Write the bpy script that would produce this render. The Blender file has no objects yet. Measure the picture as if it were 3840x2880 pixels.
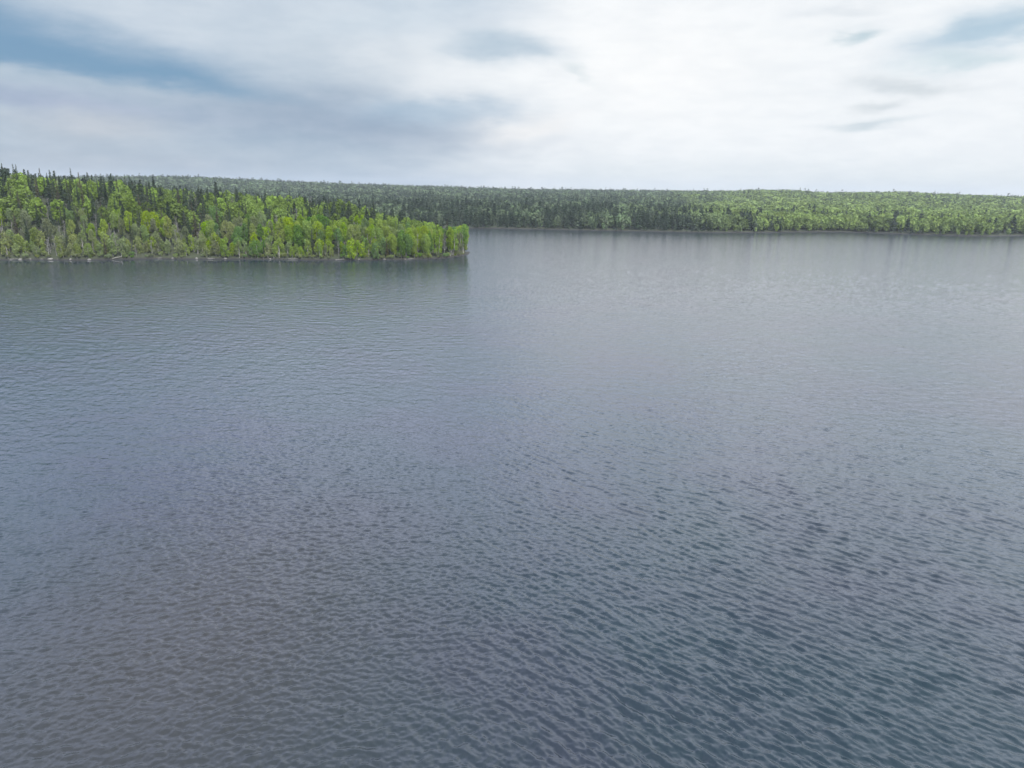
import bpy, math, random
import numpy as np
from mathutils import Matrix, Vector
R = math.radians
random.seed(7)
rng = np.random.default_rng(11)
scene = bpy.context.scene
C = scene.collection

# ------------------------------------------------------------------ camera
CAM_H = 38.0
cd = bpy.data.cameras.new('camera')
cam = bpy.data.objects.new('camera', cd)
C.objects.link(cam)
cd.sensor_width = 36.0
cd.lens = 36.0 * 2662 / 3840
cd.clip_end = 20000
cam.matrix_world = Matrix.Translation((0, 0, CAM_H)) @ Matrix.Rotation(R(90 - 15.37), 4, 'X') @ Matrix.Rotation(R(0.9), 4, 'Z')
scene.camera = cam

# ------------------------------------------------------------------ light
SUN_EL, SUN_AZ = 52, 150      # azimuth clockwise from +Y (straight ahead)
sl = bpy.data.lights.new('sun', 'SUN')
sl.energy = 4.0
sl.angle = R(10)
sl.color = (1.0, 0.96, 0.9)
so = bpy.data.objects.new('sun', sl)
C.objects.link(so)
sd = Vector((math.sin(R(SUN_AZ)) * math.cos(R(SUN_EL)), math.cos(R(SUN_AZ)) * math.cos(R(SUN_EL)), math.sin(R(SUN_EL))))
so.rotation_euler = sd.to_track_quat('Z', 'Y').to_euler()
scene.view_settings.view_transform = 'Standard'
scene.view_settings.look = 'None'
scene.view_settings.exposure = 0.0
scene.view_settings.gamma = 1.0


def lin(r, g, b):
    f = lambda c: ((c / 255 + 0.055) / 1.055) ** 2.4 if c > 10 else c / 255 / 12.92
    return (f(r), f(g), f(b), 1.0)


class NT:
    """small helper to write node trees"""
    def __init__(s, tree):
        s.t = tree
        s.t.nodes.clear()

    def n(s, kind, **kw):
        nd = s.t.nodes.new(kind)
        ins = kw.pop('i', {})
        for k, v in kw.items():
            setattr(nd, k, v)
        for k, v in ins.items():
            s.put(nd.inputs[k], v)
        return nd

    def put(s, sock, v):
        if isinstance(v, bpy.types.NodeSocket):
            s.t.links.new(v, sock)
        elif isinstance(v, bpy.types.Node):
            s.t.links.new(v.outputs[0], sock)
        else:
            sock.default_value = v

    def m(s, op, a, b=None, c=None, clamp=False):
        nd = s.t.nodes.new('ShaderNodeMath')
        nd.operation = op
        nd.use_clamp = clamp
        s.put(nd.inputs[0], a)
        if b is not None:
            s.put(nd.inputs[1], b)
        if c is not None:
            s.put(nd.inputs[2], c)
        return nd.outputs[0]

    def mix(s, f, a, b, blend='MIX'):
        nd = s.t.nodes.new('ShaderNodeMix')
        nd.data_type = 'RGBA'
        nd.blend_type = blend
        s.put(nd.inputs[0], f)
        s.put(nd.inputs[6], a)
        s.put(nd.inputs[7], b)
        return nd.outputs[2]

    def ramp(s, x, lo, hi):
        nd = s.t.nodes.new('ShaderNodeMapRange')
        nd.interpolation_type = 'SMOOTHSTEP'
        s.put(nd.inputs[0], x)
        s.put(nd.inputs[1], lo)
        s.put(nd.inputs[2], hi)
        return nd.outputs[0]


# ------------------------------------------------------------------ sky (world): Nishita air with a procedural cloud layer
world = bpy.data.worlds.new('World')
scene.world = world
world.use_nodes = True
w = NT(world.node_tree)
sky = w.n('ShaderNodeTexSky', sky_type='NISHITA', sun_disc=False)
sky.sun_elevation = R(SUN_EL)
sky.sun_rotation = R(SUN_AZ)
sky.air_density = 1.0
sky.dust_density = 1.0
tc = w.n('ShaderNodeTexCoord')
sep = w.n('ShaderNodeSeparateXYZ', i={0: tc.outputs['Generated']})
X, Y, Z = sep.outputs
az0 = w.m('MULTIPLY', w.m('ARCTAN2', X, Y), 57.2958)
el0 = w.m('MULTIPLY', w.m('ARCSINE', Z), 57.2958)
# wispy distortion of the cloud outlines
cmb = w.n('ShaderNodeCombineXYZ', i={0: w.m('MULTIPLY', az0, 0.07), 1: w.m('MULTIPLY', el0, 0.22), 2: 0.3})
nz = w.n('ShaderNodeTexNoise', i={'Vector': cmb.outputs[0], 'Scale': 1.9, 'Detail': 9.0, 'Roughness': 0.6})
ns = w.n('ShaderNodeSeparateColor', i={0: nz.outputs['Color']})
az = w.m('ADD', az0, w.m('MULTIPLY', w.m('SUBTRACT', ns.outputs[0], 0.5), 8.0))
el = w.m('ADD', el0, w.m('MULTIPLY', w.m('SUBTRACT', ns.outputs[1], 0.5), 2.6))

# broad cover: grey-blue on the left, white on the right
tilt = w.m('SUBTRACT', az, w.m('MULTIPLY', el, -0.9))
col = w.mix(w.ramp(tilt, -14.0, 8.0), lin(176, 194, 210), lin(243, 247, 250))
col = w.mix(w.m('MULTIPLY', w.ramp(el0, 3.5, 0.2), w.ramp(az0, -8, 8)), col, lin(226, 234, 238))
col = w.mix(w.m('MULTIPLY', w.ramp(el0, 9, 13), w.ramp(az0, 5, -4)), col, lin(200, 213, 226))


def blob(col, a, e, ra, re, rot, c, amt=1.0, p=1.2):
    """soft elliptical patch of cloud centred on azimuth a, elevation e (degrees)"""
    da = w.m('SUBTRACT', az, a)
    de = w.m('SUBTRACT', el, e)
    ct, st = math.cos(R(rot)), math.sin(R(rot))
    u = w.m('DIVIDE', w.m('ADD', w.m('MULTIPLY', da, ct), w.m('MULTIPLY', de, st)), ra)
    v = w.m('DIVIDE', w.m('SUBTRACT', w.m('MULTIPLY', de, ct), w.m('MULTIPLY', da, st)), re)
    q = w.m('ADD', w.m('MULTIPLY', u, u), w.m('MULTIPLY', v, v))
    if p != 1.0:
        q = w.m('POWER', q, p)
    mk = w.m('MULTIPLY', w.m('EXPONENT', w.m('MULTIPLY', q, -1.0)), amt)
    return w.mix(mk, col, c)


col = blob(col, -26, 10.5, 12, 2.6, -8, lin(205, 217, 229), .9)
col = blob(col, -13, 4.6, 13, 2.2, -3, lin(152, 171, 193), .95)
col = blob(col, -6, 5.6, 6, .8, 2, lin(170, 194, 214), .7)
col = blob(col, -32, 4.9, 9, .9, -4, lin(163, 177, 202), .8)
col = blob(col, -29, 3.4, 5, .9, 0, lin(192, 199, 208), .8)
col = blob(col, -30, 1.4, 14, 1.3, 0, lin(178, 190, 203), .8)
col = blob(col, 1.5, 4.6, 3.5, 1.0, 10, lin(245, 245, 245), .8)
col = blob(col, 10.5, 8.5, 8.5, 4.5, 0, lin(254, 255, 255), .8)
col = blob(col, -1.5, 10.0, 4.2, 1.0, -3, lin(178, 198, 214), .9)
col = blob(col, -10, 11.6, 7, 1.2, 6, lin(208, 221, 232), .7)
col = blob(col, 4.2, 8.4, 1.3, .35, -20, lin(215, 226, 230), .6)
col = blob(col, 30.5, 10.0, 4.2, 1.1, 14, lin(172, 199, 217), .95)
col = blob(col, 29.8, 8.3, 3.0, .5, 4, lin(198, 218, 226), .7)
col = blob(col, 23.2, 10.3, 1.7, .45, 8, lin(190, 210, 219), .9)
col = blob(col, 27.0, 7.1, 3.0, .45, -8, lin(212, 220, 225), .85)
col = blob(col, 25.3, 5.9, 1.8, .4, 6, lin(212, 220, 225), .85)
col = blob(col, 24.6, 4.6, 2.8, .35, 3, lin(208, 220, 227), .9)
col = blob(col, 22.5, 11.9, 2.2, .35, 3, lin(220, 227, 233), .6)
# overhead, outside the frame: made-up grey cloud, toned for what the water reflects
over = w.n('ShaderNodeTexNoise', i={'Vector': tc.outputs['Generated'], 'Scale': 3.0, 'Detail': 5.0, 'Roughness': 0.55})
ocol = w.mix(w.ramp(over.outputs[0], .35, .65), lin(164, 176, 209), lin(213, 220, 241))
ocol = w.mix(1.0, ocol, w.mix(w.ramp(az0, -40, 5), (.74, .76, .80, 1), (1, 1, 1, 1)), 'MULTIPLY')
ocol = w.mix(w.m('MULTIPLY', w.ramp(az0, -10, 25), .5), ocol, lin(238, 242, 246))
# added bright belt above the frame, dark zenith, for wave contrast and fill light
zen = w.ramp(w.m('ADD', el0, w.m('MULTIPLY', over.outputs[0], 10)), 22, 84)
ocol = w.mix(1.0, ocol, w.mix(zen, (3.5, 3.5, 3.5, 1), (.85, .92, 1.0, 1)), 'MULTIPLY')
col = w.mix(1.0, col, w.mix(w.ramp(tilt, -4, 12), (1, 1, 1, 1), (1.02, 1.02, 1.02, 1)), 'MULTIPLY')
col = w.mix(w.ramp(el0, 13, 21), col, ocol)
fine = w.n('ShaderNodeTexNoise', i={'Vector': cmb.outputs[0], 'Scale': 3.6, 'Detail': 9.0, 'Roughness': 0.6})
col = w.mix(.09, col, w.mix(w.ramp(fine.outputs[0], .3, .7), lin(150, 170, 190), lin(255, 255, 255)))
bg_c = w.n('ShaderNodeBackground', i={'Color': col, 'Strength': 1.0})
bg_s = w.n('ShaderNodeBackground', i={'Color': sky.outputs[0], 'Strength': 0.08})
# the gap of open blue in the upper left
da = w.m('SUBTRACT', az, -34.5)
mid = w.m('ADD', 8.4, w.m('MULTIPLY', da, -0.14))
lower = w.ramp(w.m('SUBTRACT', el, w.m('ADD', 6.8, w.m('MULTIPLY', da, -0.07))), -0.3, 0.8)
upper = w.ramp(w.m('SUBTRACT', el, w.m('ADD', 11.0, w.m('MULTIPLY', da, -0.25))), 1.6, -2.0)
ends = w.m('MULTIPLY', w.ramp(az, -12.0, -24.0), w.ramp(az0, -60, -48))
gap = w.m('MULTIPLY', w.m('MULTIPLY', lower, upper), ends)

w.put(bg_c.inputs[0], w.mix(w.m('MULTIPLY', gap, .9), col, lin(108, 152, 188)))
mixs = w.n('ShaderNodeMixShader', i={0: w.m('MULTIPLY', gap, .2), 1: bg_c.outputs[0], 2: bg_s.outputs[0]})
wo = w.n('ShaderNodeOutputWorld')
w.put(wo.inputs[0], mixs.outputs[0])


# ------------------------------------------------------------------ helpers
def build_mesh(name, verts, faces, mat, smooth=False, tint=None):
    """verts (n,3), faces (m,3|4) or list of such arrays"""
    me = bpy.data.meshes.new(name)
    fl = faces if isinstance(faces, list) else [faces]
    fl = [np.asarray(f, dtype=np.int32) for f in fl if len(f)]
    me.vertices.add(len(verts))
    me.vertices.foreach_set('co', np.asarray(verts, dtype=np.float32).ravel())
    loops = np.concatenate([f.ravel() for f in fl])
    tot = np.concatenate([np.full(len(f), f.shape[1], np.int32) for f in fl])
    me.loops.add(len(loops))
    me.loops.foreach_set('vertex_index', loops)
    me.polygons.add(len(tot))
    me.polygons.foreach_set('loop_start', np.concatenate([[0], np.cumsum(tot)[:-1]]).astype(np.int32))
    me.polygons.foreach_set('loop_total', tot)
    if smooth:
        me.polygons.foreach_set('use_smooth', np.ones(len(tot), bool))
    if tint is not None:
        a = me.color_attributes.new('tint', 'FLOAT_COLOR', 'POINT')
        a.data.foreach_set('color', np.asarray(tint, np.float32).ravel())
    me.update(calc_edges=True)
    me.validate()
    if mat:
        me.materials.append(mat)
    return me


def link(name, me, parent=None):
    o = bpy.data.objects.new(name, me)
    C.objects.link(o)
    o.parent = parent
    return o


def tag(o, label=None, cat=None, group=None, kind=None):
    if label: o['label'] = label
    if cat: o['category'] = cat
    if group: o['group'] = group
    if kind: o['kind'] = kind
    return o


def material(name):
    m = bpy.data.materials.new(name)
    m.use_nodes = True
    return m, NT(m.node_tree)


def pid(poly, P):
    """signed distance to polygon, positive inside"""
    a = np.asarray(poly, float)
    b = np.roll(a, -1, 0)
    best = np.full(len(P), 1e9)
    ins = np.zeros(len(P), bool)
    for (x0, y0), (x1, y1) in zip(a, b):
        ex, ey = x1 - x0, y1 - y0
        wx, wy = P[:, 0] - x0, P[:, 1] - y0
        t = np.clip((wx * ex + wy * ey) / (ex * ex + ey * ey), 0, 1)
        best = np.minimum(best, np.hypot(wx - t * ex, wy - t * ey))
        c = ((y0 <= P[:, 1]) & (y1 > P[:, 1])) | ((y1 <= P[:, 1]) & (y0 > P[:, 1]))
        if abs(ey) > 1e-9:
            xi = x0 + (P[:, 1] - y0) / ey * ex
            ins ^= c & (P[:, 0] < xi)
    return np.where(ins, best, -best)


def sst(x, a, b):
    t = np.clip((np.asarray(x, float) - a) / (b - a), 0, 1)
    return t * t * (3 - 2 * t)


def lumps(x, y, s, seed=0):
    """cheap smooth noise -1..1"""
    r = np.random.default_rng(seed)
    v = 0
    for _ in range(7):
        a = r.uniform(0, 6.283); k = r.uniform(.6, 1.6) * 6.283 / s
        v = v + np.sin((x * math.cos(a) + y * math.sin(a)) * k + r.uniform(0, 6.283))
    return v / 3.5


# ------------------------------------------------------------------ land
FRONT = [(-560, 285), (-430, 322), (-330, 345), (-300, 350), (-278, 349), (-256, 356), (-240, 359.5), (-219, 360), (-203, 368), (-185, 374),
         (-170, 374), (-149, 378), (-125, 379.5), (-103, 381), (-88, 382), (-75, 385), (-62, 388), (-48, 394), (-38, 402), (-33, 410),
         (-28, 426), (-27, 440)]
BACK = [(-34, 456), (-55, 480), (-90, 520), (-150, 570), (-230, 620), (-300, 665), (-250, 700), (-160, 712), (-110, 706), (-74, 704),
        (-55, 713), (-15, 716), (19, 712), (60, 709), (122, 705), (170, 703), (199, 704), (240, 716), (291, 738), (330, 752), (360, 748),
        (400, 728), (438, 714), (463, 712), (490, 722), (517, 737), (600, 750), (800, 770), (1200, 780), (3000, 700), (9000, 700)]
LAND = FRONT + BACK + [(9000, 9000), (-9000, 9000), (-9000, 120), (-1200, 140)]
HX = [-900, -420, -315, -255, -205, -155, -105, -72, -55, -35, -20]
HZ = [34, 34, 31, 26.5, 20.5, 18, 16, 13.5, 11, 5.5, 3]
RA = [-60, -40, -34, -29, -24, -19, -13, -7, 0, 6.5, 14, 16.5, 18, 21, 22.5, 25, 27.5, 31, 34, 45, 70]
RP = [5, 8, 10, 20, 24, 17, 10, 6, 1, 2, 4, 6, 11, 11, 5, 7, 11, 5, 2, 2, 0]


PLATEAU = True


def ground_z(x, y):
    x = np.asarray(x, float); y = np.asarray(y, float)
    d = pid(LAND, np.stack([x.ravel(), y.ravel()], 1)).reshape(x.shape)
    A = np.interp(x, HX, HZ)
    pen = .35 + A * np.clip(d / 62, 0, 1) ** .85 + lumps(x, y, 45, 3) * .8 * sst(d, 5, 40)
    if PLATEAU: pen = pen - 6 * sst(y - np.interp(x, [p[0] for p in FRONT], [p[1] for p in FRONT]), 95, 170)
    far = .35 + 5 * (1 - np.exp(-np.clip(d, 0, None) / 40)) + 11 * sst(d, 20, 900) + lumps(x, y, 120, 4) * 1.8 * sst(d, 10, 120)
    # bright knoll towards the right
    wfar = np.maximum(sst(y + .75 * (x + 300), 640, 700), sst(x, -30, -10) * sst(y, 600, 640))
    wfar = np.where(x < -300, sst(y, 620, 900), wfar)
    z = pen * (1 - wfar) + far * wfar
    r = np.hypot(x, y)
    az = np.degrees(np.arctan2(x, y))
    ridge = CAM_H + np.interp(az, RA, RP) / 2662 * 2200 - 13
    z = z + (ridge - z) * sst(r, 1300, 2150) * (d > 0)
    return np.where(d > 0, z, np.maximum(d * .35, -6)), d


gm, g = material('forest_floor')
tcg = g.n('ShaderNodeTexCoord')
n1 = g.n('ShaderNodeTexNoise', i={'Vector': tcg.outputs['Object'], 'Scale': .35, 'Detail': 6.0})
n2 = g.n('ShaderNodeTexNoise', i={'Vector': tcg.outputs['Object'], 'Scale': .05, 'Detail': 3.0})
gc = g.mix(n1.outputs[0], (.028, .035, .02, 1), (.07, .07, .045, 1))
gc = g.mix(g.m('MULTIPLY', n2.outputs[0], .6), gc, (.05, .075, .03, 1))
sp = g.n('ShaderNodeSeparateXYZ', i={0: tcg.outputs['Object']})
gc = g.mix(g.ramp(g.m('ADD', sp.outputs[2], g.m('MULTIPLY', n1.outputs[0], .8)), 1.3, 0.7), gc, (.035, .034, .03, 1))
bs = g.n('ShaderNodeBsdfPrincipled', i={'Base Color': gc, 'Roughness': .95})
g.put(g.n('ShaderNodeOutputMaterial').inputs[0], bs.outputs[0])

xs = np.unique(np.concatenate([np.arange(-4800, -1200, 300), np.arange(-1200, -420, 25), np.arange(-420, 20, 3.5), np.arange(20, 700, 8),
                               np.arange(700, 1800, 40), np.arange(1800, 4801, 300)]))
ys = np.unique(np.concatenate([np.arange(-2000, 280, 120), np.arange(280, 560, 3.5), np.arange(560, 690, 12), np.arange(690, 780, 4),
                               np.arange(780, 1400, 16), np.arange(1400, 2600, 60), np.arange(2600, 4801, 400)]))
gx, gy = np.meshgrid(xs, ys)
gz, _ = ground_z(gx, gy)
ny, nx = gx.shape
idx = np.arange(nx * ny).reshape(ny, nx)
quads = np.stack([idx[:-1, :-1], idx[:-1, 1:], idx[1:, 1:], idx[1:, :-1]], -1).reshape(-1, 4)
terrain = link('terrain', build_mesh('terrain', np.stack([gx, gy, gz], -1).reshape(-1, 3), quads, gm, True))
tag(terrain, kind='structure')

# ------------------------------------------------------------------ water: wind waves from a random directional spectrum
def wave_tile(N, L, lam, normal_deg, spread, seed, lam_min):
    r = np.random.default_rng(seed)
    k1 = np.fft.fftfreq(N, L / N) * 2 * np.pi
    kx, ky = np.meshgrid(k1, k1)
    k = np.hypot(kx, ky); k[0, 0] = 1e9
    kp = 2 * np.pi / lam
    th = np.arctan2(ky, kx) - R(normal_deg)
    D = np.abs(np.cos(th)) ** spread + .025
    S = k ** -4.0 * np.exp(-1.25 * (kp / k) ** 4) * D
    S[k > 2 * np.pi / lam_min] = 0
    S[k < 2 * np.pi / (lam * 5)] = 0
    F = np.sqrt(S) * np.exp(1j * r.uniform(0, 2 * np.pi, (N, N)))
    out = []
    for lo, hi in ((0, 2.6), (2.6, 8.0), (8.0, 1e9)):          # bands of wavenumber: long, middle, short
        m = (k >= lo) & (k < hi)
        out.append(np.fft.ifft2(F * m).real)
    full = sum(out)
    gyy, gxx = np.gradient(full, L / N)
    s = math.sqrt((gxx ** 2 + gyy ** 2).mean())
    return [(o / s).astype(np.float32) for o in out]


def sample(t, x, y, L):
    N = t.shape[0]
    u = (x / L * N) % N; v = (y / L * N) % N
    i = np.floor(u).astype(int) % N; j = np.floor(v).astype(int) % N
    fu = u - np.floor(u); fv = v - np.floor(v)
    i1 = (i + 1) % N; j1 = (j + 1) % N
    return (t[j, i] * (1 - fu) + t[j, i1] * fu) * (1 - fv) + (t[j1, i] * (1 - fu) + t[j1, i1] * fu) * fv


NAZ, NR = 1150, 900
azs = np.linspace(R(-50), R(50), NAZ)
dep = np.concatenate([np.linspace(R(56), R(4.2), 760), np.geomspace(R(4.15), R(.5), NR - 760)])
rad = CAM_H / np.tan(dep)
AZ, RR = np.meshgrid(azs, rad)
wx = RR * np.sin(AZ); wy = RR * np.cos(AZ)
dr = np.gradient(rad)[:, None]
TA = wave_tile(2048, 131.0, 1.7, 48, 14, 1, .35)     # right hand: long crested wind waves
TB = wave_tile(2048, 109.0, 1.2, 106, 3, 2, .35)    # left hand: shorter choppy water
wr = sst(AZ * 57.3 + 10 * lumps(wx, wy, 60, 8) * .5 + (RR - 90) * .02, -16, 22)
SL = .30
hz = 0
for b, lam in enumerate((2.8, 1.2, .5)):
    fade = 1 - sst(dr, lam * .9, lam * 8.0)
    if fade.max() > 0:
        hz = hz + fade * (sample(TA[b], wx, wy, 131.0) * (.25 + .75 * wr) * SL + sample(TB[b], wx, wy, 109.0) * (1 - .75 * wr) * SL * .85)
gust = 1 + .13 * lumps(wx, wy, 24, 5) + .16 * lumps(wx, wy, 75, 6) + .1 * lumps(wx, wy, 9, 7)
hz = hz * gust * (1 + .9 * sst(dr, .7, 6))
# lee water near the shore is calmer
Pw = np.stack([wx.ravel(), wy.ravel()], 1)
near = (Pw[:, 1] > 250) & (Pw[:, 1] < 800)
dl = np.full(len(Pw), 500.0)
dl[near] = -pid(FRONT + BACK[:11] + [(-55, 900), (-900, 900)], Pw[near])
lee = 1 - sst(dl, 8, 42)
lee *= sst(-Pw[:, 0], 25, 120)
hz = hz * (1 - .85 * lee.reshape(hz.shape))
idx = np.arange(NAZ * NR).reshape(NR, NAZ)
q1 = np.stack([idx[:-1, :-1], idx[1:, :-1], idx[1:, 1:], idx[:-1, 1:]], -1).reshape(-1, 4)
vv = np.stack([wx, wy, hz], -1).reshape(-1, 3)
# outer skirt so that the water goes on behind and beside the camera
a0 = len(vv)
ring_a = np.linspace(R(50), R(310), 60)
rr2 = rad[[0, -1]]
sk = np.array([[r * math.sin(a), r * math.cos(a), 0] for r in rr2 for a in ring_a])
vv = np.concatenate([vv, sk])
s1 = np.array([[a0 + i, a0 + 60 + i, a0 + 61 + i, a0 + i + 1] for i in range(59)])
cpt = len(vv)
vv = np.concatenate([vv, [[0, 0, 0]]])
tri = [[cpt, idx[0, i], idx[0, i + 1]] for i in range(NAZ - 1)] + [[cpt, a0 + i, a0 + i + 1] for i in range(59)]
leec = np.zeros((len(vv), 4), np.float32)
leec[:len(Pw), 0] = lee
leec[:len(Pw), 1] = wr.ravel()
leec[:, 3] = 1

wm, q = material('lake_water')
tw = q.n('ShaderNodeTexCoord')
obj_ = tw.outputs['Object']
at = q.n('ShaderNodeAttribute', attribute_name='tint')
asep = q.n('ShaderNodeSeparateColor', i={0: at.outputs['Color']})
big = q.n('ShaderNodeTexNoise', i={'Vector': obj_, 'Scale': .035, 'Detail': 3.0})
big2 = q.n('ShaderNodeTexNoise', i={'Vector': q.n('ShaderNodeVectorMath', operation='ADD', i={0: obj_, 1: (300, 40, 7)}).outputs[0], 'Scale': .055, 'Detail': 2.0})
body = q.mix(q.ramp(big.outputs[0], .35, .65), (.021, .037, .046, 1), (.027, .035, .048, 1))
body = q.mix(q.m('MULTIPLY', q.ramp(big2.outputs[0], .45, .7), .6), body, (.021, .037, .043, 1))
# peat-brown shallows close on the left
so2 = q.n('ShaderNodeSeparateXYZ', i={0: obj_})
ddx = q.m('DIVIDE', q.m('ADD', so2.outputs[0], 28), 22)
ddy = q.m('DIVIDE', q.m('SUBTRACT', so2.outputs[1], 52), 34)
shal = q.m('EXPONENT', q.m('MULTIPLY', q.m('ADD', q.m('MULTIPLY', ddx, ddx), q.m('MULTIPLY', ddy, ddy)), -1))
body = q.mix(q.m('MULTIPLY', shal, .9), body, (.044, .044, .043, 1))
# ripple bump: fine capillary ripples over the modelled waves
mp = q.n('ShaderNodeMapping', i={'Vector': obj_, 'Rotation': (0, 0, R(-42)), 'Scale': (1.0, .45, 1.0)})
rp = q.n('ShaderNodeTexNoise', i={'Vector': mp.outputs[0], 'Scale': 2.6, 'Detail': 4.0, 'Roughness': .6})
mp2 = q.n('ShaderNodeMapping', i={'Vector': obj_, 'Rotation': (0, 0, R(20)), 'Scale': (.5, 1.0, 1.0)})
rp2 = q.n('ShaderNodeTexNoise', i={'Vector': mp2.outputs[0], 'Scale': .45, 'Detail': 3.0, 'Roughness': .6})
hgt = q.m('ADD', q.m('MULTIPLY', rp.outputs[0], .07), q.m('MULTIPLY', rp2.outputs[0], .50))
calm = q.m('SUBTRACT', 1.0, q.m('MULTIPLY', asep.outputs[0], .93))
bump = q.n('ShaderNodeBump', i={'Height': hgt, 'Distance': 1.0, 'Strength': q.m('MULTIPLY', calm, .5)})
wb = q.n('ShaderNodeBsdfPrincipled', i={'Base Color': body, 'Roughness': q.m('ADD', .01, q.m('MULTIPLY', calm, .055)), 'IOR': 1.37, 'Normal': bump.outputs[0]})
q.put(q.n('ShaderNodeOutputMaterial').inputs[0], wb.outputs[0])
water = link('water', build_mesh('water', vv, [np.concatenate([q1, s1]), np.array(tri)], wm, True, leec))
tag(water, kind='structure')


# ------------------------------------------------------------------ plant materials
def leaf_mat(name, c, c2, trans=.35, var=.12):
    m, t = material(name)
    oi = t.n('ShaderNodeObjectInfo')
    co = t.n('ShaderNodeTexCoord')
    nn = t.n('ShaderNodeTexNoise', i={'Vector': t.n('ShaderNodeVectorMath', operation='ADD', i={0: co.outputs['Object'], 1: oi.outputs['Location']}).outputs[0], 'Scale': 1.1, 'Detail': 3.0})
    base = t.mix(t.ramp(nn.outputs[0], .3, .7), (*c, 1), (*c2, 1))
    hs = t.n('ShaderNodeHueSaturation', i={'Color': base,
             'Hue': t.m('ADD', .5 - .008, t.m('MULTIPLY', oi.outputs['Random'], .022)),
             'Saturation': t.m('ADD', .85, t.m('MULTIPLY', t.m('FRACT', t.m('MULTIPLY', oi.outputs['Random'], 7.31)), .3)),
             'Value': t.m('ADD', 1 - var, t.m('MULTIPLY', t.m('FRACT', t.m('MULTIPLY', oi.outputs['Random'], 13.7)), 2 * var))})
    d = t.n('ShaderNodeBsdfDiffuse', i={'Color': hs.outputs[0]})
    tr = t.n('ShaderNodeBsdfTranslucent', i={'Color': hs.outputs[0]})
    mx = t.n('ShaderNodeMixShader', i={0: trans, 1: d.outputs[0], 2: tr.outputs[0]})
    t.put(t.n('ShaderNodeOutputMaterial').inputs[0], mx.outputs[0])
    return m


def wood_mat(name, c, c2, sc=4.0):
    m, t = material(name)
    co = t.n('ShaderNodeTexCoord')
    mp = t.n('ShaderNodeMapping', i={'Vector': co.outputs['Object'], 'Scale': (1, 1, .4)})
    nn = t.n('ShaderNodeTexNoise', i={'Vector': mp.outputs[0], 'Scale': sc, 'Detail': 4.0})
    base = t.mix(t.ramp(nn.outputs[0], .35, .65), (*c, 1), (*c2, 1))
    b = t.n('ShaderNodeBsdfPrincipled', i={'Base Color': base, 'Roughness': .9})
    t.put(t.n('ShaderNodeOutputMaterial').inputs[0], b.outputs[0])
    return m


LEAF = {
    'lime': leaf_mat('leaf_lime', (.22, .33, .030), (.33, .43, .055)),
    'yellow-green': leaf_mat('leaf_yellow_green', (.21, .30, .040), (.30, .39, .08)),
    'fresh green': leaf_mat('leaf_fresh_green', (.11, .22, .045), (.19, .30, .075)),
    'sage': leaf_mat('leaf_sage', (.18, .25, .09), (.30, .36, .15)),
    'olive': leaf_mat('leaf_olive', (.20, .25, .080), (.32, .36, .13)),
    'grey-green': leaf_mat('leaf_grey_green', (.16, .19, .09), (.26, .29, .15)),
    'dark green': leaf_mat('needle_dark', (.038, .062, .034), (.07, .10, .055), .15),
    'grey-green needled': leaf_mat('needle_grey', (.060, .078, .045), (.10, .12, .070), .15),
    'brownish': leaf_mat('needle_brown', (.075, .072, .045), (.12, .11, .065), .15),
}
BARK = {
    'pale': wood_mat('bark_birch', (.26, .25, .22), (.42, .41, .38)),
    'dark': wood_mat('bark_spruce', (.07, .06, .05), (.13, .115, .10)),
    'grey': wood_mat('bark_grey', (.17, .165, .155), (.30, .29, .27)),
}


# ------------------------------------------------------------------ plant shapes
def tube(path, radii, sides=5):
    """tapered tube along a polyline"""
    path = np.asarray(path, float)
    vs, fs = [], []
    for i, p in enumerate(path):
        t = path[min(i + 1, len(path) - 1)] - path[max(i - 1, 0)]
        t /= np.linalg.norm(t) + 1e-9
        u = np.cross(t, (0.3, 0.9, 0.2)); u /= np.linalg.norm(u) + 1e-9
        v = np.cross(t, u)
        for k in range(sides):
            a = 2 * np.pi * k / sides
            vs.append(p + radii[i] * (u * math.cos(a) + v * math.sin(a)))
    for i in range(len(path) - 1):
        for k in range(sides):
            fs.append([i * sides + k, i * sides + (k + 1) % sides, (i + 1) * sides + (k + 1) % sides, (i + 1) * sides + k])
    return np.array(vs), np.array(fs)


def join(parts):
    vs, fs, o = [], [], 0
    for v, f in parts:
        vs.append(v); fs.append(f + o); o += len(v)
    return np.concatenate(vs), np.concatenate(fs)


def cards(cent, size, r, flat=0.0, elong=1.0):
    """randomly turned leaf-clump quads at each centre"""
    n = len(cent)
    a = r.normal(size=(n, 3)); a[:, 2] *= (1 - flat)
    a /= np.linalg.norm(a, axis=1)[:, None]
    b = r.normal(size=(n, 3)); b[:, 2] *= (1 - flat)
    b -= a * (a * b).sum(1)[:, None]
    b /= np.linalg.norm(b, axis=1)[:, None]
    s = (size * r.uniform(.6, 1.35, n))[:, None]
    v = np.stack([cent - a * s * elong, cent - b * s * .8, cent + a * s * elong, cent + b * s * .8], 1).reshape(-1, 3)
    f = np.arange(n * 4).reshape(n, 4)
    return v, f


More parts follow.
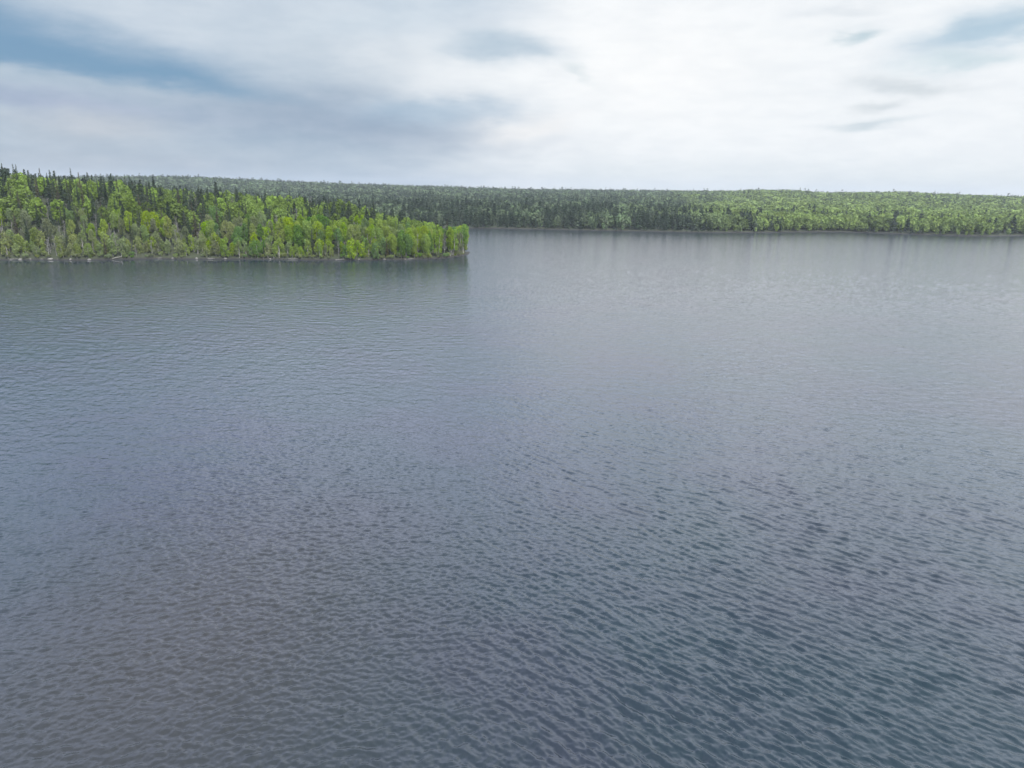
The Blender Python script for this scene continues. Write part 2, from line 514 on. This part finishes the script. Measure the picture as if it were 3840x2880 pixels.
def spruce_shape(seed, h, rad_):
    r = np.random.default_rng(seed)
    cs = []
    z = h * r.uniform(.06, .16)
    c_all, s_all = [], []
    lean = r.uniform(-.02, .02, 2)
    while z < h * .985:
        f = 1 - z / h
        rr = rad_ * (f ** .8) * r.uniform(.72, 1.15) + .12
        nb = 7 if f > .3 else 5
        a0 = r.uniform(0, 6.28)
        for k in range(nb):
            if r.random() < .12: continue
            a = a0 + k * 6.283 / nb + r.normal() * .2
            L = rr * r.uniform(.65, 1.15)
            n = max(2, int(L / .23))
            t = (np.arange(n) + .6) / n
            side = r.normal(size=n) * .14 * (1.2 - t) * L
            px = np.cos(a) * t * L - np.sin(a) * side
            py = np.sin(a) * t * L + np.cos(a) * side
            pz = z - .34 * L * t ** 1.3 + .10 * L * t ** 3 + r.normal(size=n) * .06
            c_all.append(np.stack([px + lean[0] * z, py + lean[1] * z, pz], 1))
            s_all.append(np.full(n, .20 + .10 * f))
        z += .36 + .22 * f
    cen = np.concatenate(c_all); sz = np.concatenate(s_all)
    top = np.array([[lean[0] * h, lean[1] * h, h - .1 - .16 * i] for i in range(5)])
    cen = np.concatenate([cen, top]); sz = np.concatenate([sz, np.full(5, .11)])
    v, f = cards(cen, sz, r, .55, 1.25)
    tr = tube([(0, 0, -.6), (lean[0] * h * .5, lean[1] * h * .5, h * .5), (lean[0] * h, lean[1] * h, h)], [.19, .11, .02], 6)
    return (v, f), tr


def broadleaf_shape(seed, h, rad_, base=.22, dense=1.0, lobes=24):
    r = np.random.default_rng(seed)
    stems = r.integers(1, 3)
    tubes, cen, sz = [], [], []
    for s in range(stems):
        off = r.normal(size=2) * rad_ * .28 if stems > 1 else np.zeros(2)
        kink = r.normal(size=2) * .3
        path = [np.array([off[0] * .15, off[1] * .15, -.6]), np.array([off[0] * .6 + kink[0], off[1] * .6 + kink[1], h * .38]), np.array([off[0], off[1], h * .72]), np.array([off[0] * 1.1, off[1] * 1.1, h * .93])]
        tubes.append(tube(path, [.19, .13, .08, .02], 6))
        nl = lobes // stems
        for k in range(nl):
            t = (k + r.uniform(.1, .9)) / nl
            zc = h * (base + (1 - base) * (.05 + .9 * t))
            prof = math.sin(math.pi * min(1, (.16 + t * .80))) ** .7
            a = r.uniform(0, 6.283) + k * 2.4
            rr = rad_ * prof * r.uniform(.35, .85)
            c = np.array([off[0] + math.cos(a) * rr, off[1] + math.sin(a) * rr, min(zc, h * .93)])
            zb = max(h * .15, c[2] - rr * 1.1 - .5)
            ft = np.interp(zb, [p[2] for p in path], [0, 1, 2, 3])
            i0 = min(int(ft), 2); st = path[i0] + (path[i0 + 1] - path[i0]) * (ft - i0)
            tubes.append(tube([st, (st + c) / 2 + r.normal(size=3) * .12, c], [.06, .04, .012], 4))
            lr = rad_ * r.uniform(.24, .48)
            n = int(95 * dense * (lr / 1.1) ** 1.5) + 14
            d = r.normal(size=(n, 3)); d /= np.linalg.norm(d, axis=1)[:, None]
            d *= (r.uniform(.35, 1.0, n) ** .45)[:, None] * lr * np.array([1, 1, 1.45])
            d += r.normal(size=(n, 3)) * .10
            cen.append(c + d); sz.append(np.full(n, .25))
    v, f = cards(np.concatenate(cen), np.concatenate(sz), r, .1, 1.15)
    return (v, f), join(tubes)


def bare_shape(seed, h):
    r = np.random.default_rng(seed)
    kx, ky = r.normal(size=2) * .35
    main = [(0, 0, -.5), (kx, ky, h * .5), (kx * 1.4, ky * 1.2, h)]
    trunk = tube(main, [.17, .10, .02], 6)
    br = []
    for k in range(34):
        t = r.uniform(.22, .97); z = h * t
        a = r.uniform(0, 6.283); L = (1.15 - t) * h * .17 + .35
        p0 = np.array([kx * min(1.4, t * 2), ky * min(1.2, t * 2), z])
        p1 = p0 + np.array([math.cos(a) * L * .5, math.sin(a) * L * .5, L * .38])
        p2 = p0 + np.array([math.cos(a) * L, math.sin(a) * L, L * r.uniform(.6, 1.1)])
        br.append(tube([p0, p1, p2], [.045, .032, .014], 3))
        for _ in range(4):
            q0 = p0 + (p2 - p0) * r.uniform(.3, .95)
            br.append(tube([q0, q0 + np.array([r.normal() * .35, r.normal() * .35, r.uniform(.2, .8)])], [.024, .010], 3))
    return join(br), trunk


def shrub_shape(seed, h, rad_):
    r = np.random.default_rng(seed)
    st, cen = [], []
    for k in range(9):
        a = r.uniform(0, 6.283); L = rad_ * r.uniform(.3, .9)
        tip = np.array([math.cos(a) * L, math.sin(a) * L, h * r.uniform(.5, .92)])
        st.append(tube([(math.cos(a) * .1, math.sin(a) * .1, -.3), tip * .5 + np.array([0, 0, .2]), tip], [.05, .035, .01], 4))
        n = 46
        d = r.normal(size=(n, 3)); d /= np.linalg.norm(d, axis=1)[:, None]
        cen.append(tip * np.array([1, 1, .85]) + d * (r.uniform(.3, 1, n) ** .5)[:, None] * rad_ * .42)
    c = np.concatenate(cen); c[:, 2] = np.maximum(c[:, 2], .1)
    return cards(c, np.full(len(c), .19), r, .1, 1.1), join(st)


SPRUCE = [spruce_shape(100 + i, hh, rr) for i, (hh, rr) in enumerate([(15, 2.1), (16.5, 1.9), (13.5, 2.2), (17, 2.3), (12, 1.7), (14.5, 1.5)])]
SPRUCE_H = [15, 16.5, 13.5, 17, 12, 14.5]
BROAD = [broadleaf_shape(200 + i, hh, rr, bb, dd) for i, (hh, rr, bb, dd) in enumerate(
    [(14, 3.1, .20, 1.0), (13, 3.5, .18, 1.1), (15, 2.7, .25, .9), (12, 3.3, .15, 1.0), (14.5, 3.6, .22, 1.1), (13.5, 2.4, .2, .9), (15, 3.2, .3, .75), (12.5, 2.8, .15, 1.2)])]
BROAD_H = [14, 13, 15, 12, 14.5, 13.5, 15, 12.5]
SMALL = [broadleaf_shape(300 + i, hh, rr, .08, .8, 13) for i, (hh, rr) in enumerate([(7.5, 2.5), (6.5, 2.3), (8.5, 2.4), (7, 2.9)])]
SMALL_H = [7.5, 6.5, 8.5, 7]
BARE = [bare_shape(400 + i, hh) for i, hh in enumerate([11, 13, 9, 12])]
BARE_H = [11, 13, 9, 12]
SHRUB = [shrub_shape(500 + i, hh, rr) for i, (hh, rr) in enumerate([(2.6, 1.7), (2.2, 1.9), (3.2, 1.8)])]
SHRUB_H = [2.6, 2.2, 3.2]
CACHE = {}


def plant(kind, shapes, i, leaf, bark, x, y, z, s, rz, crown_name='crown', trunk_name='trunk'):
    key = (kind, i, leaf)
    if key not in CACHE:
        (cv, cf), (tv, tf) = shapes[i]
        cm = BARK['grey'] if leaf == 'twig' else LEAF[leaf]
        tk = (kind, i, 'trunk')
        if tk not in CACHE:
            CACHE[tk] = build_mesh(trunk_name, tv, tf, BARK[bark], True)
        CACHE[key] = (build_mesh(crown_name, cv, cf, cm), CACHE[tk])
    cm, tm = CACHE[key]
    o = bpy.data.objects.new(kind, None)
    C.objects.link(o)
    o.empty_display_size = .5
    o.location = (x, y, z); o.rotation_euler = (0, 0, rz)
    o.scale = (s * random.uniform(.84, 1.04), s * random.uniform(.84, 1.04), s * random.uniform(1.0, 1.06))
    link(crown_name, cm, o)
    link(trunk_name, tm, o)
    return o


UNITS = ['', 'first', 'second', 'third', 'fourth', 'fifth', 'sixth', 'seventh', 'eighth', 'ninth', 'tenth', 'eleventh', 'twelfth', 'thirteenth',
         'fourteenth', 'fifteenth', 'sixteenth', 'seventeenth', 'eighteenth', 'nineteenth']
TENS = {2: 'twenty', 3: 'thirty', 4: 'forty', 5: 'fifty', 6: 'sixty', 7: 'seventy', 8: 'eighty', 9: 'ninety'}


def ordinal(n):
    if n >= 100:
        return 'hundredth' if n == 100 else 'hundred-and-' + ordinal(n - 100)
    if n < 20: return UNITS[n]
    t, u = divmod(n, 10)
    return TENS[t][:-1] + 'ieth' if u == 0 else TENS[t] + '-' + UNITS[u]


# ------------------------------------------------------------------ the wood on the near point
def yfront(x):
    return np.interp(x, [p[0] for p in FRONT], [p[1] for p in FRONT])


def scatter(n, x0, x1, y0, y1, mind, dmin, dmax, poly=LAND):
    P = np.stack([rng.uniform(x0, x1, n), rng.uniform(y0, y1, n)], 1)
    d = pid(poly, P)
    P, d = P[(d > dmin) & (d < dmax)], d[(d > dmin) & (d < dmax)]
    keep, cell = [], {}
    for i, (p, dd) in enumerate(zip(P, d)):
        m = mind(dd) if callable(mind) else mind
        c = (int(p[0] // 7), int(p[1] // 7)); ok = True
        for ax in (-1, 0, 1):
            for ay in (-1, 0, 1):
                for j in cell.get((c[0] + ax, c[1] + ay), ()):
                    if (P[j, 0] - p[0]) ** 2 + (P[j, 1] - p[1]) ** 2 < m * m:
                        ok = False; break
                if not ok: break
            if not ok: break
        if ok:
            keep.append(i); cell.setdefault(c, []).append(i)
    return P[keep], d[keep]


P, D = scatter(60000, -345, -26, 340, 560, lambda d: 2.9 if d < 8 else (4.1 if d < 60 else 5.0), 1.2, 95)
fr = P[:, 1] - yfront(P[:, 0])
sel = (fr < 110) & (fr > .8)
P, D, fr = P[sel], D[sel], fr[sel]
Zg, _ = ground_z(P[:, 0], P[:, 1])
order = np.argsort(fr)
records = []
counts = {'spruce_tree': 0, 'broadleaf_tree': 0, 'bare_tree': 0, 'shrub': 0}
left_over = []
for i in order:
    x, y = P[i]; d = fr[i]; z = Zg[i]
    u = random.random()
    east = sst(x, -190, -120) + .25 * lumps(x, y, 40, 21)     # towards the tip the wood is nearly all bright broadleaf
    row = 'along the waterline' if d < 7 else 'in the second row' if d < 16 else 'on the lower slope' if d < 34 else 'on the upper slope' if d < 60 else 'along the crest'
    patch = lumps(x, y, 30, 22)
    ps = .42 + .22 * patch if d > 16 else .22
    if d > 60 and x < -190: ps = .45
    ps = ps * (1 - east) + .19 * east
    if d < 7: ps *= .4
    pb = (.13 if d < 34 else .07) * (1 - east) + .05 * east
    tipf = np.interp(x, [-60, -30], [1, 1.05])
    if u < ps:
        kind = 'spruce_tree'; k = random.randrange(6)
        s = random.uniform(.72, 1.08) * tipf
        if d > 60 and x < -190: s = random.uniform(.85, 1.1)
        if d < 16: s *= .72
        leaf = random.choices(['dark green', 'grey-green needled', 'brownish'], [5, 3, 2] if d < 60 else [8, 1, 1])[0]
        hh = SPRUCE_H[k] * s
    elif u < ps + pb:
        kind = 'bare_tree'; k = random.randrange(4); s = random.uniform(.6, 1.05); leaf = 'twig'; hh = BARE_H[k] * s
    else:
        kind = 'broadleaf_tree'
        if random.random() < east:
            leaf = random.choices(['lime', 'yellow-green', 'fresh green', 'sage', 'olive'], [6, 2, 3, 1.5, .5])[0]
        else:
            leaf = random.choices(['lime', 'yellow-green', 'fresh green', 'sage', 'olive', 'grey-green'], [1.6 + (2 if d > 50 else 0), 1, 1, 2.6, 2, 2.2])[0]
            if d < 16: leaf = random.choices(['olive', 'sage', 'yellow-green', 'grey-green'], [4, 3, 1, 2])[0]
        k = random.randrange(8); s = random.uniform(.72, 1.02) * tipf; hh = BROAD_H[k] * s
        if (d < 9 and x < -70) or (d < 16 and random.random() < .5 and east < .5):
            k = random.randrange(4) + 10; s = random.uniform(.7, 1.15); hh = SMALL_H[k - 10] * s
    if counts[kind] >= 300 or x < -335 and d > 20:
        left_over.append((x, y, z, kind, hh, leaf)); continue
    counts[kind] += 1
    records.append([kind, k, leaf, x, y, z, s, row, hh, d])

# shrubs at the water's edge
Ps, Ds = scatter(14000, -340, -26, 340, 450, 1.9, .2, 2.4)
sel = (Ps[:, 1] - yfront(Ps[:, 0])) < 8
for (x, y), d in zip(Ps[sel], Ds[sel]):
    if random.random() < .12: continue
    z = float(ground_z(np.array([x]), np.array([y]))[0][0])
    k = random.randrange(3); s = random.uniform(.5, 1.1)
    leaf = random.choices(['olive', 'sage', 'grey-green', 'fresh green'], [3, 2, 3, 2 if x > -150 else .5])[0]
    records.append(['shrub', k, leaf, x, y, z, s, "at the water's edge", SHRUB_H[k] * s, d])

NAME = {'spruce_tree': ('spruce', 'spruce tree', 'spruces on the wooded point'),
        'broadleaf_tree': ('broadleaf tree', 'broadleaf tree', 'broadleaf trees on the wooded point'),
        'bare_tree': ('bare tree', 'bare tree', 'leafless grey trees on the wooded point'),
        'shrub': ('shrub', 'shrub', "shrubs at the water's edge of the wooded point")}
tally = {}
for rec in sorted(records, key=lambda r: -math.atan2(r[3], r[4])):
    kind, k, leaf, x, y, z, s, row, hh, d = rec
    if kind == 'spruce_tree':
        o = plant(kind, SPRUCE, k, leaf, 'dark', x, y, z, s, random.uniform(0, 6.28))
    elif kind == 'bare_tree':
        o = plant(kind, BARE, k, 'twig', 'grey', x, y, z, s, random.uniform(0, 6.28), 'branches')
    elif kind == 'shrub':
        o = plant(kind, SHRUB, k, leaf, 'grey', x, y, z, s, random.uniform(0, 6.28), 'foliage', 'stems')
    elif k >= 10:
        o = plant('broadleaf_tree', {k: SMALL[k - 10]}, k, leaf, 'pale', x, y, z, s, random.uniform(0, 6.28))
    else:
        o = plant(kind, BROAD, k, leaf, 'pale', x, y, z, s, random.uniform(0, 6.28))
    noun, cat, group = NAME[kind]
    tk = (kind, row)
    tally[tk] = tally.get(tk, 0) + 1
    size = {'shrub': (1.6, 2.4)}.get(kind, (8.5, 13.2))
    sz = 'low' if hh < size[0] else 'tall' if hh > size[1] else 'middling'
    colr = 'grey leafless' if leaf == 'twig' else leaf.replace(' needled', '')
    nn = tally[tk]
    short = {'bare_tree': 'bare one', 'broadleaf_tree': 'leafy one', 'spruce_tree': 'spruce', 'shrub': 'shrub'}[kind]
    lab = '%s %s %s %s, %s %s there from the tip' % (sz, colr, noun if kind != 'bare_tree' else 'tree', row, ordinal(nn), short)
    tag(o, lab, cat, group)

# ------------------------------------------------------------------ rocks and driftwood on the shore
rm_, rt = material('shore_rock')
rc = rt.n('ShaderNodeTexCoord')
rn = rt.n('ShaderNodeTexNoise', i={'Vector': rc.outputs['Object'], 'Scale': 3.0, 'Detail': 6.0})
rb = rt.n('ShaderNodeBsdfPrincipled', i={'Base Color': rt.mix(rt.ramp(rn.outputs[0], .3, .7), (.12, .115, .105, 1), (.28, .27, .25, 1)), 'Roughness': .85})
rt.put(rt.n('ShaderNodeOutputMaterial').inputs[0], rb.outputs[0])
drift = wood_mat('driftwood', (.26, .25, .23), (.44, .42, .39), 6.0)


def rock_mesh(seed, sx, sy, sz):
    r = np.random.default_rng(seed)
    U, V = 12, 8
    vs = []
    for j in range(V + 1):
        ph = math.pi * j / V
        for i in range(U):
            th = 2 * math.pi * i / U
            vs.append((math.sin(ph) * math.cos(th), math.sin(ph) * math.sin(th), math.cos(ph)))
    vs = np.array(vs)
    for _ in range(7):
        n = r.normal(size=3); n /= np.linalg.norm(n)
        c = r.uniform(.55, .85)
        dd = vs @ n
        vs = vs - np.where(dd > c, dd - c, 0)[:, None] * n
    vs = vs * np.array([sx, sy, sz])
    fs = [[j * U + i, (j + 1) * U + i, (j + 1) * U + (i + 1) % U, j * U + (i + 1) % U] for j in range(V) for i in range(U)]
    return build_mesh('rock', vs, np.array(fs), rm_)


ROCKS = [  # x, size x/y/z, label
    (-214, 1.3, 1.0, .8, 'pale rounded boulder sitting by itself in the dark shallows off the left shore'),
    (-247, 2.2, 1.2, .8, 'wide pale boulder at the waterline near the left edge of the frame'),
    (-242.5, 1.0, .9, .6, 'small pale boulder just right of the wide one near the left edge'),
    (-233, 2.4, 1.3, 1.0, 'large whitish boulder under the olive trees of the left shore'),
    (-229.5, 1.0, .9, .7, 'small whitish boulder touching the right side of the large whitish one'),
    (-223, 1.1, 1.1, .9, 'pale upright boulder under overhanging twigs on the left shore'),
    (-178, 1.4, 1.0, .7, 'light grey boulder at the foot of the grey bare trees'),
    (-166, 1.1, 1.0, .9, 'pale boulder on the bank below the yellowish round tree'),
    (-152, 1.4, .9, .8, 'light grey boulder right of the yellowish round tree on the bank'),
    (-129, 1.0, .8, .6, 'low grey boulder midway along the sandy bank'),
    (-83, 1.6, 1.0, .6, 'flat pale boulder at the left end of the bright sand strip'),
    (-70, 1.3, .9, .6, 'flat pale boulder at the right end of the bright sand strip'),
]
for k, (x, a, b, c, lab) in enumerate(ROCKS):
    off = -1.8 if k == 0 else .3
    o = link('shore_rock', rock_mesh(600 + k, a * .75, b * .75, c * .75))
    o.location = (x, float(yfront(x)) + off, .25); o.rotation_euler = (0, 0, random.uniform(0, 3))
    tag(o, lab, 'rock', 'pale boulders along the shore of the wooded point')
LOGS = [
    (-252, 8.5, .17, 4, .25, 'long bleached driftwood log lying along the waterline at the left edge'),
    (-238.5, 4.5, .15, -9, .3, 'short bleached driftwood log between the two largest left boulders'),
    (-204, 6.0, .13, 22, .9, 'pale fallen trunk slanting down the bank on the left shore'),
    (-186, 5.0, .14, 8, .3, 'grey driftwood log on the bank beneath grey bare trees'),
    (-160, 6.5, .15, -4, .3, 'bleached log below the yellowish round tree on the bank'),
    (-118, 7.0, .14, 3, .3, 'weathered log lying on the sandy bank below bright green trees'),
    (-93, 5.5, .13, -5, .3, 'weathered log just left of the bright sand strip'),
    (-57, 5.0, .13, 14, .3, 'weathered log on the bank nearest the tip of the point'),
]
for k, (x, L, r_, deg, zz, lab) in enumerate(LOGS):
    t = bpy.data.objects.new('driftwood_log', None); C.objects.link(t)
    t.location = (x, float(yfront(x)) + .1, zz); t.rotation_euler = (R(3), R(-3 if zz < .5 else -14), R(deg))
    tv, tf = tube([(-L / 2, 0, 0), (-L / 6, .12, .06), (L / 5, -.08, .02), (L / 2, .1, .1)], [r_, r_ * .9, r_ * .75, r_ * .35], 8)
    link('stem', build_mesh('stem', tv, tf, drift, True), t)
    st = join([tube([(-L * .1 + j * L * .16, 0, .05), (-L * .1 + j * L * .16 + .35, .25 * (-1) ** j, .55)], [.05, .015], 5) for j in range(3)])
    link('branch_stubs', build_mesh('branch_stubs', st[0], st[1], drift, True), t)
    tag(t, lab, 'driftwood', 'driftwood logs along the shore of the wooded point')

# narrow strip of sand under the trees at the right of the point
sand_m, st_ = material('shore_sand')
sc_ = st_.n('ShaderNodeTexCoord')
sn_ = st_.n('ShaderNodeTexNoise', i={'Vector': sc_.outputs['Object'], 'Scale': 1.4, 'Detail': 6.0})
sb_ = st_.n('ShaderNodeBsdfPrincipled', i={'Base Color': st_.mix(st_.ramp(sn_.outputs[0], .35, .65), (.14, .13, .11, 1), (.30, .28, .24, 1)), 'Roughness': .95})
st_.put(st_.n('ShaderNodeOutputMaterial').inputs[0], sb_.outputs[0])
xx = np.linspace(-200, -50, 200)
rows = []
for j, t in enumerate((-.9, -.2, .6, 1.6, 2.6)):
    wob = lumps(xx, xx * 0, 14, 40 + j) * .3 * (j > 1)
    hh = (-.25, .12, .38, .55, .45)[j]
    wd = (.25 + .75 * sst(lumps(xx, xx * 0, 11, 41), -.3, .4)) * np.interp(xx, [-200, -150, -125, -100, -85, -70, -50], [.02, .12, .2, .35, .8, .7, .02])
    rows.append(np.stack([xx, yfront(xx) + .3 + t * wd, -.12 + (hh + .12) * np.clip(wd * 1.3, 0, 1)], 1))
sv = np.concatenate(rows); n_ = len(xx)
sf = [[j * n_ + i, j * n_ + i + 1, (j + 1) * n_ + i + 1, (j + 1) * n_ + i] for j in range(4) for i in range(n_ - 1)]
tag(link('beach', build_mesh('beach', sv, np.array(sf), sand_m, True)), kind='structure')


# ------------------------------------------------------------------ the far wood, one mass
def tmpl_broad(seed, n):
    r = np.random.default_rng(seed)
    d = r.normal(size=(n, 3)); d /= np.linalg.norm(d, axis=1)[:, None]
    d *= (r.uniform(.5, 1, n) ** .5)[:, None]
    c = d * np.array([.30, .30, .42]) + np.array([0, 0, .56])
    c[:, :2] *= (1.1 - .35 * (c[:, 2:3] - .2))
    v, f = cards(c, np.full(n, .115 if n < 90 else .09 if n < 120 else .045), r, .1, 1.2)
    tv, tf = tube([(0, 0, -.05), (0, 0, .6)], [.012, .008], 3)
    return np.concatenate([v, tv]), np.concatenate([f, tf + len(v)])


def tmpl_spruce(seed, n):
    r = np.random.default_rng(seed)
    t = r.uniform(.04, 1, n) ** .85
    a = r.uniform(0, 6.283, n)
    rr = (1 - t) ** .85 * .135 * r.uniform(.4, 1.15, n) + .004
    c = np.stack([np.cos(a) * rr, np.sin(a) * rr, t * .96], 1)
    v, f = cards(c, (.035 + .045 * (1 - t)) * (1 if n < 100 else .5), r, .3, 1.4)
    return v, f


def mass(name, pos, kind, h, wid, tint, mat, n, nt=6):
    """many simple trees merged in one mesh"""
    T = [(tmpl_broad if kind == 'b' else tmpl_spruce)(900 + j, n) for j in range(nt)]
    V, F, TI, o = [], [], [], 0
    which = rng.integers(0, nt, len(pos))
    for j in range(nt):
        s = np.where(which == j)[0]
        if not len(s): continue
        v, f = T[j]
        a = rng.uniform(0, 6.283, len(s))
        ca, sa = np.cos(a)[:, None], np.sin(a)[:, None]
        W = (h[s] * wid[s])[:, None]
        x = (v[None, :, 0] * ca - v[None, :, 1] * sa) * W + pos[s, 0:1]
        y = (v[None, :, 0] * sa + v[None, :, 1] * ca) * W + pos[s, 1:2]
        z = v[None, :, 2] * h[s][:, None] + pos[s, 2:3]
        V.append(np.stack([x, y, z], -1).reshape(-1, 3))
        F.append((f[None] + (np.arange(len(s)) * len(v))[:, None, None] + o).reshape(-1, 4))
        TI.append(np.repeat(tint[s], len(v), 0))
        o += len(s) * len(v)
    return np.concatenate(V), np.concatenate(F), np.concatenate(TI)


fm, t = material('far_foliage')
ta = t.n('ShaderNodeAttribute', attribute_name='tint')
tco = t.n('ShaderNodeTexCoord')
tn = t.n('ShaderNodeTexNoise', i={'Vector': tco.outputs['Object'], 'Scale': .6, 'Detail': 2.0})
th = t.n('ShaderNodeHueSaturation', i={'Color': ta.outputs['Color'], 'Value': t.m('ADD', .9, t.m('MULTIPLY', tn.outputs[0], .2))})
td = t.n('ShaderNodeBsdfDiffuse', i={'Color': th.outputs[0]})
tt = t.n('ShaderNodeBsdfTranslucent', i={'Color': th.outputs[0]})
tm = t.n('ShaderNodeMixShader', i={0: .25, 1: td.outputs[0], 2: tt.outputs[0]})
t.put(t.n('ShaderNodeOutputMaterial').inputs[0], tm.outputs[0])

# positions: jittered polar lattice whose spacing grows with distance
pts = []
r_ = 560.0
while r_ < 2500:
    s_ = 5.2 * (r_ / 700) ** .95
    aa = np.arange(R(-42), R(42), s_ / r_)
    aa = aa + rng.uniform(-.5, .5, len(aa)) * s_ / r_
    rr_ = r_ + rng.uniform(-.5, .5, len(aa)) * s_
    pts.append(np.stack([rr_ * np.sin(aa), rr_ * np.cos(aa)], 1))
    r_ += s_ * (1 if r_ < 1100 else 1.15)
pts = np.concatenate(pts)
# the part of the point behind its crest and off to the left
P2, _ = scatter(20000, -470, -40, 330, 700, 5.2, 2, 400)
f2 = P2[:, 1] - yfront(P2[:, 0])
far_keep = [q for q in left_over if q[3] in ('spruce_tree', 'broadleaf_tree')]
P2 = P2[((f2 > 108) | (P2[:, 0] < -345)) & (f2 > 1.5) & (np.hypot(P2[:, 0], P2[:, 1]) < 700)]
Dp = pid(LAND, pts)
pts = pts[Dp > .3]; Dp = Dp[Dp > .3]
far_ok = (np.hypot(pts[:, 0], pts[:, 1]) > 700)
pts, Dp = pts[far_ok], Dp[far_ok]
P3 = np.array([[q[0], q[1]] for q in far_keep]).reshape(-1, 2)
pts = np.concatenate([pts, P2, P3]); Dp = np.concatenate([Dp, np.full(len(P2) + len(P3), 50.)])
Zp, _ = ground_z(pts[:, 0], pts[:, 1])
rdist = np.hypot(pts[:, 0], pts[:, 1]); azp = np.degrees(np.arctan2(pts[:, 0], pts[:, 1]))
back = (rdist < 700) & (azp < -4)
right = sst(azp + 3 * lumps(pts[:, 0], pts[:, 1], 160, 31), 8, 20)
lump = lumps(pts[:, 0], pts[:, 1], 110, 32) + .5 * lumps(pts[:, 0], pts[:, 1], 45, 33)
pbro = .26 + .54 * right + .36 * lump
pbro = .5 + 1.5 * (pbro - .5 + .02)
pbro = np.where(Dp < 25, pbro - .12, pbro)
pbro = np.where(rdist > 1500, .45 + .5 * lump + .3 * right, pbro)
pbro = np.where(back, .55, pbro)
isb = rng.random(len(pts)) < pbro
H = np.where(isb, rng.uniform(9.5, 14.5, len(pts)), rng.uniform(9, 16.5, len(pts)) + 4.5 * (rng.random(len(pts)) < .10))
H = np.where(Dp < 6, H * .7, H)
H = np.where(Dp < 2, H * .6, H)
wid = np.where(isb, rng.uniform(.75, 1.05, len(pts)), rng.uniform(.9, 1.4, len(pts))) * np.clip((rdist / 700), 1, 3) ** .8
u = rng.random(len(pts))[:, None]; u2 = rng.random(len(pts))[:, None]
sage = np.array([.14, .20, .10]); limec = np.array([.22, .29, .08]); fresh = np.array([.15, .22, .09]); grey = np.array([.14, .15, .115])
rb_ = np.where(back, .8, right)[:, None]
bc = (sage * (1 - rb_) + limec * rb_) * (1 - u * .5) + (fresh * rb_ + grey * (1 - rb_)) * u * .5
sc2 = np.array([.038, .062, .036]) * (1 - u) + np.array([.10, .13, .085]) * u
bc = np.where(back[:, None], np.array([.19, .28, .05]) * (1 - u * .5) + np.array([.15, .20, .07]) * u * .5, bc)
bc = bc * (1 + .22 * np.clip(lumps(pts[:, 0], pts[:, 1], 70, 35), -1, 1))[:, None]
tint = np.where(isb[:, None], bc, sc2) * (.72 + .56 * u2)
tint = np.concatenate([tint, np.ones((len(tint), 1))], 1)
pos3 = np.stack([pts[:, 0], pts[:, 1], Zp], 1)
parts = []
nearm = np.where(rdist < 1000, 1, 0) + (rdist < 640)
for b in (True, False):
    for nm in (2, 1, 0):
        s = (isb == b) & (nearm == nm)
        parts.append(mass('x', pos3[s], 'b' if b else 's', H[s], wid[s], tint[s], fm, (95 if nm == 1 else 26 if nm == 0 else 320) if b else (60 if nm == 1 else 24 if nm == 0 else 260)))
o_ = 0; V, F, TI = [], [], []
for v, f, ti in parts:
    V.append(v); F.append(f + o_); TI.append(ti); o_ += len(v)
forest = link('far_forest', build_mesh('far_forest', np.concatenate(V), np.concatenate(F), fm, False, np.concatenate(TI)))
tag(forest, 'mixed green forest covering the far shore and hills behind the lake', 'forest', kind='stuff')

# ------------------------------------------------------------------ haze
hm, t = material('haze_air')
hv = t.n('ShaderNodeVolumePrincipled', i={'Color': (.86, .93, 1, 1), 'Density': .0001, 'Anisotropy': .2})
t.put(t.n('ShaderNodeOutputMaterial').inputs[1], hv.outputs[0])
x0, x1, y0, y1, z0, z1 = -4900, 4900, -2100, 4900, -8, 90
hb = np.array([(x, y, z) for z in (z0, z1) for y in (y0, y1) for x in (x0, x1)])
hf = np.array([(0, 2, 3, 1), (4, 5, 7, 6), (0, 1, 5, 4), (2, 6, 7, 3), (0, 4, 6, 2), (1, 3, 7, 5)])
tag(link('haze', build_mesh('haze', hb, hf, hm)), 'thin bluish haze over the lake and far forest', 'haze', kind='stuff')
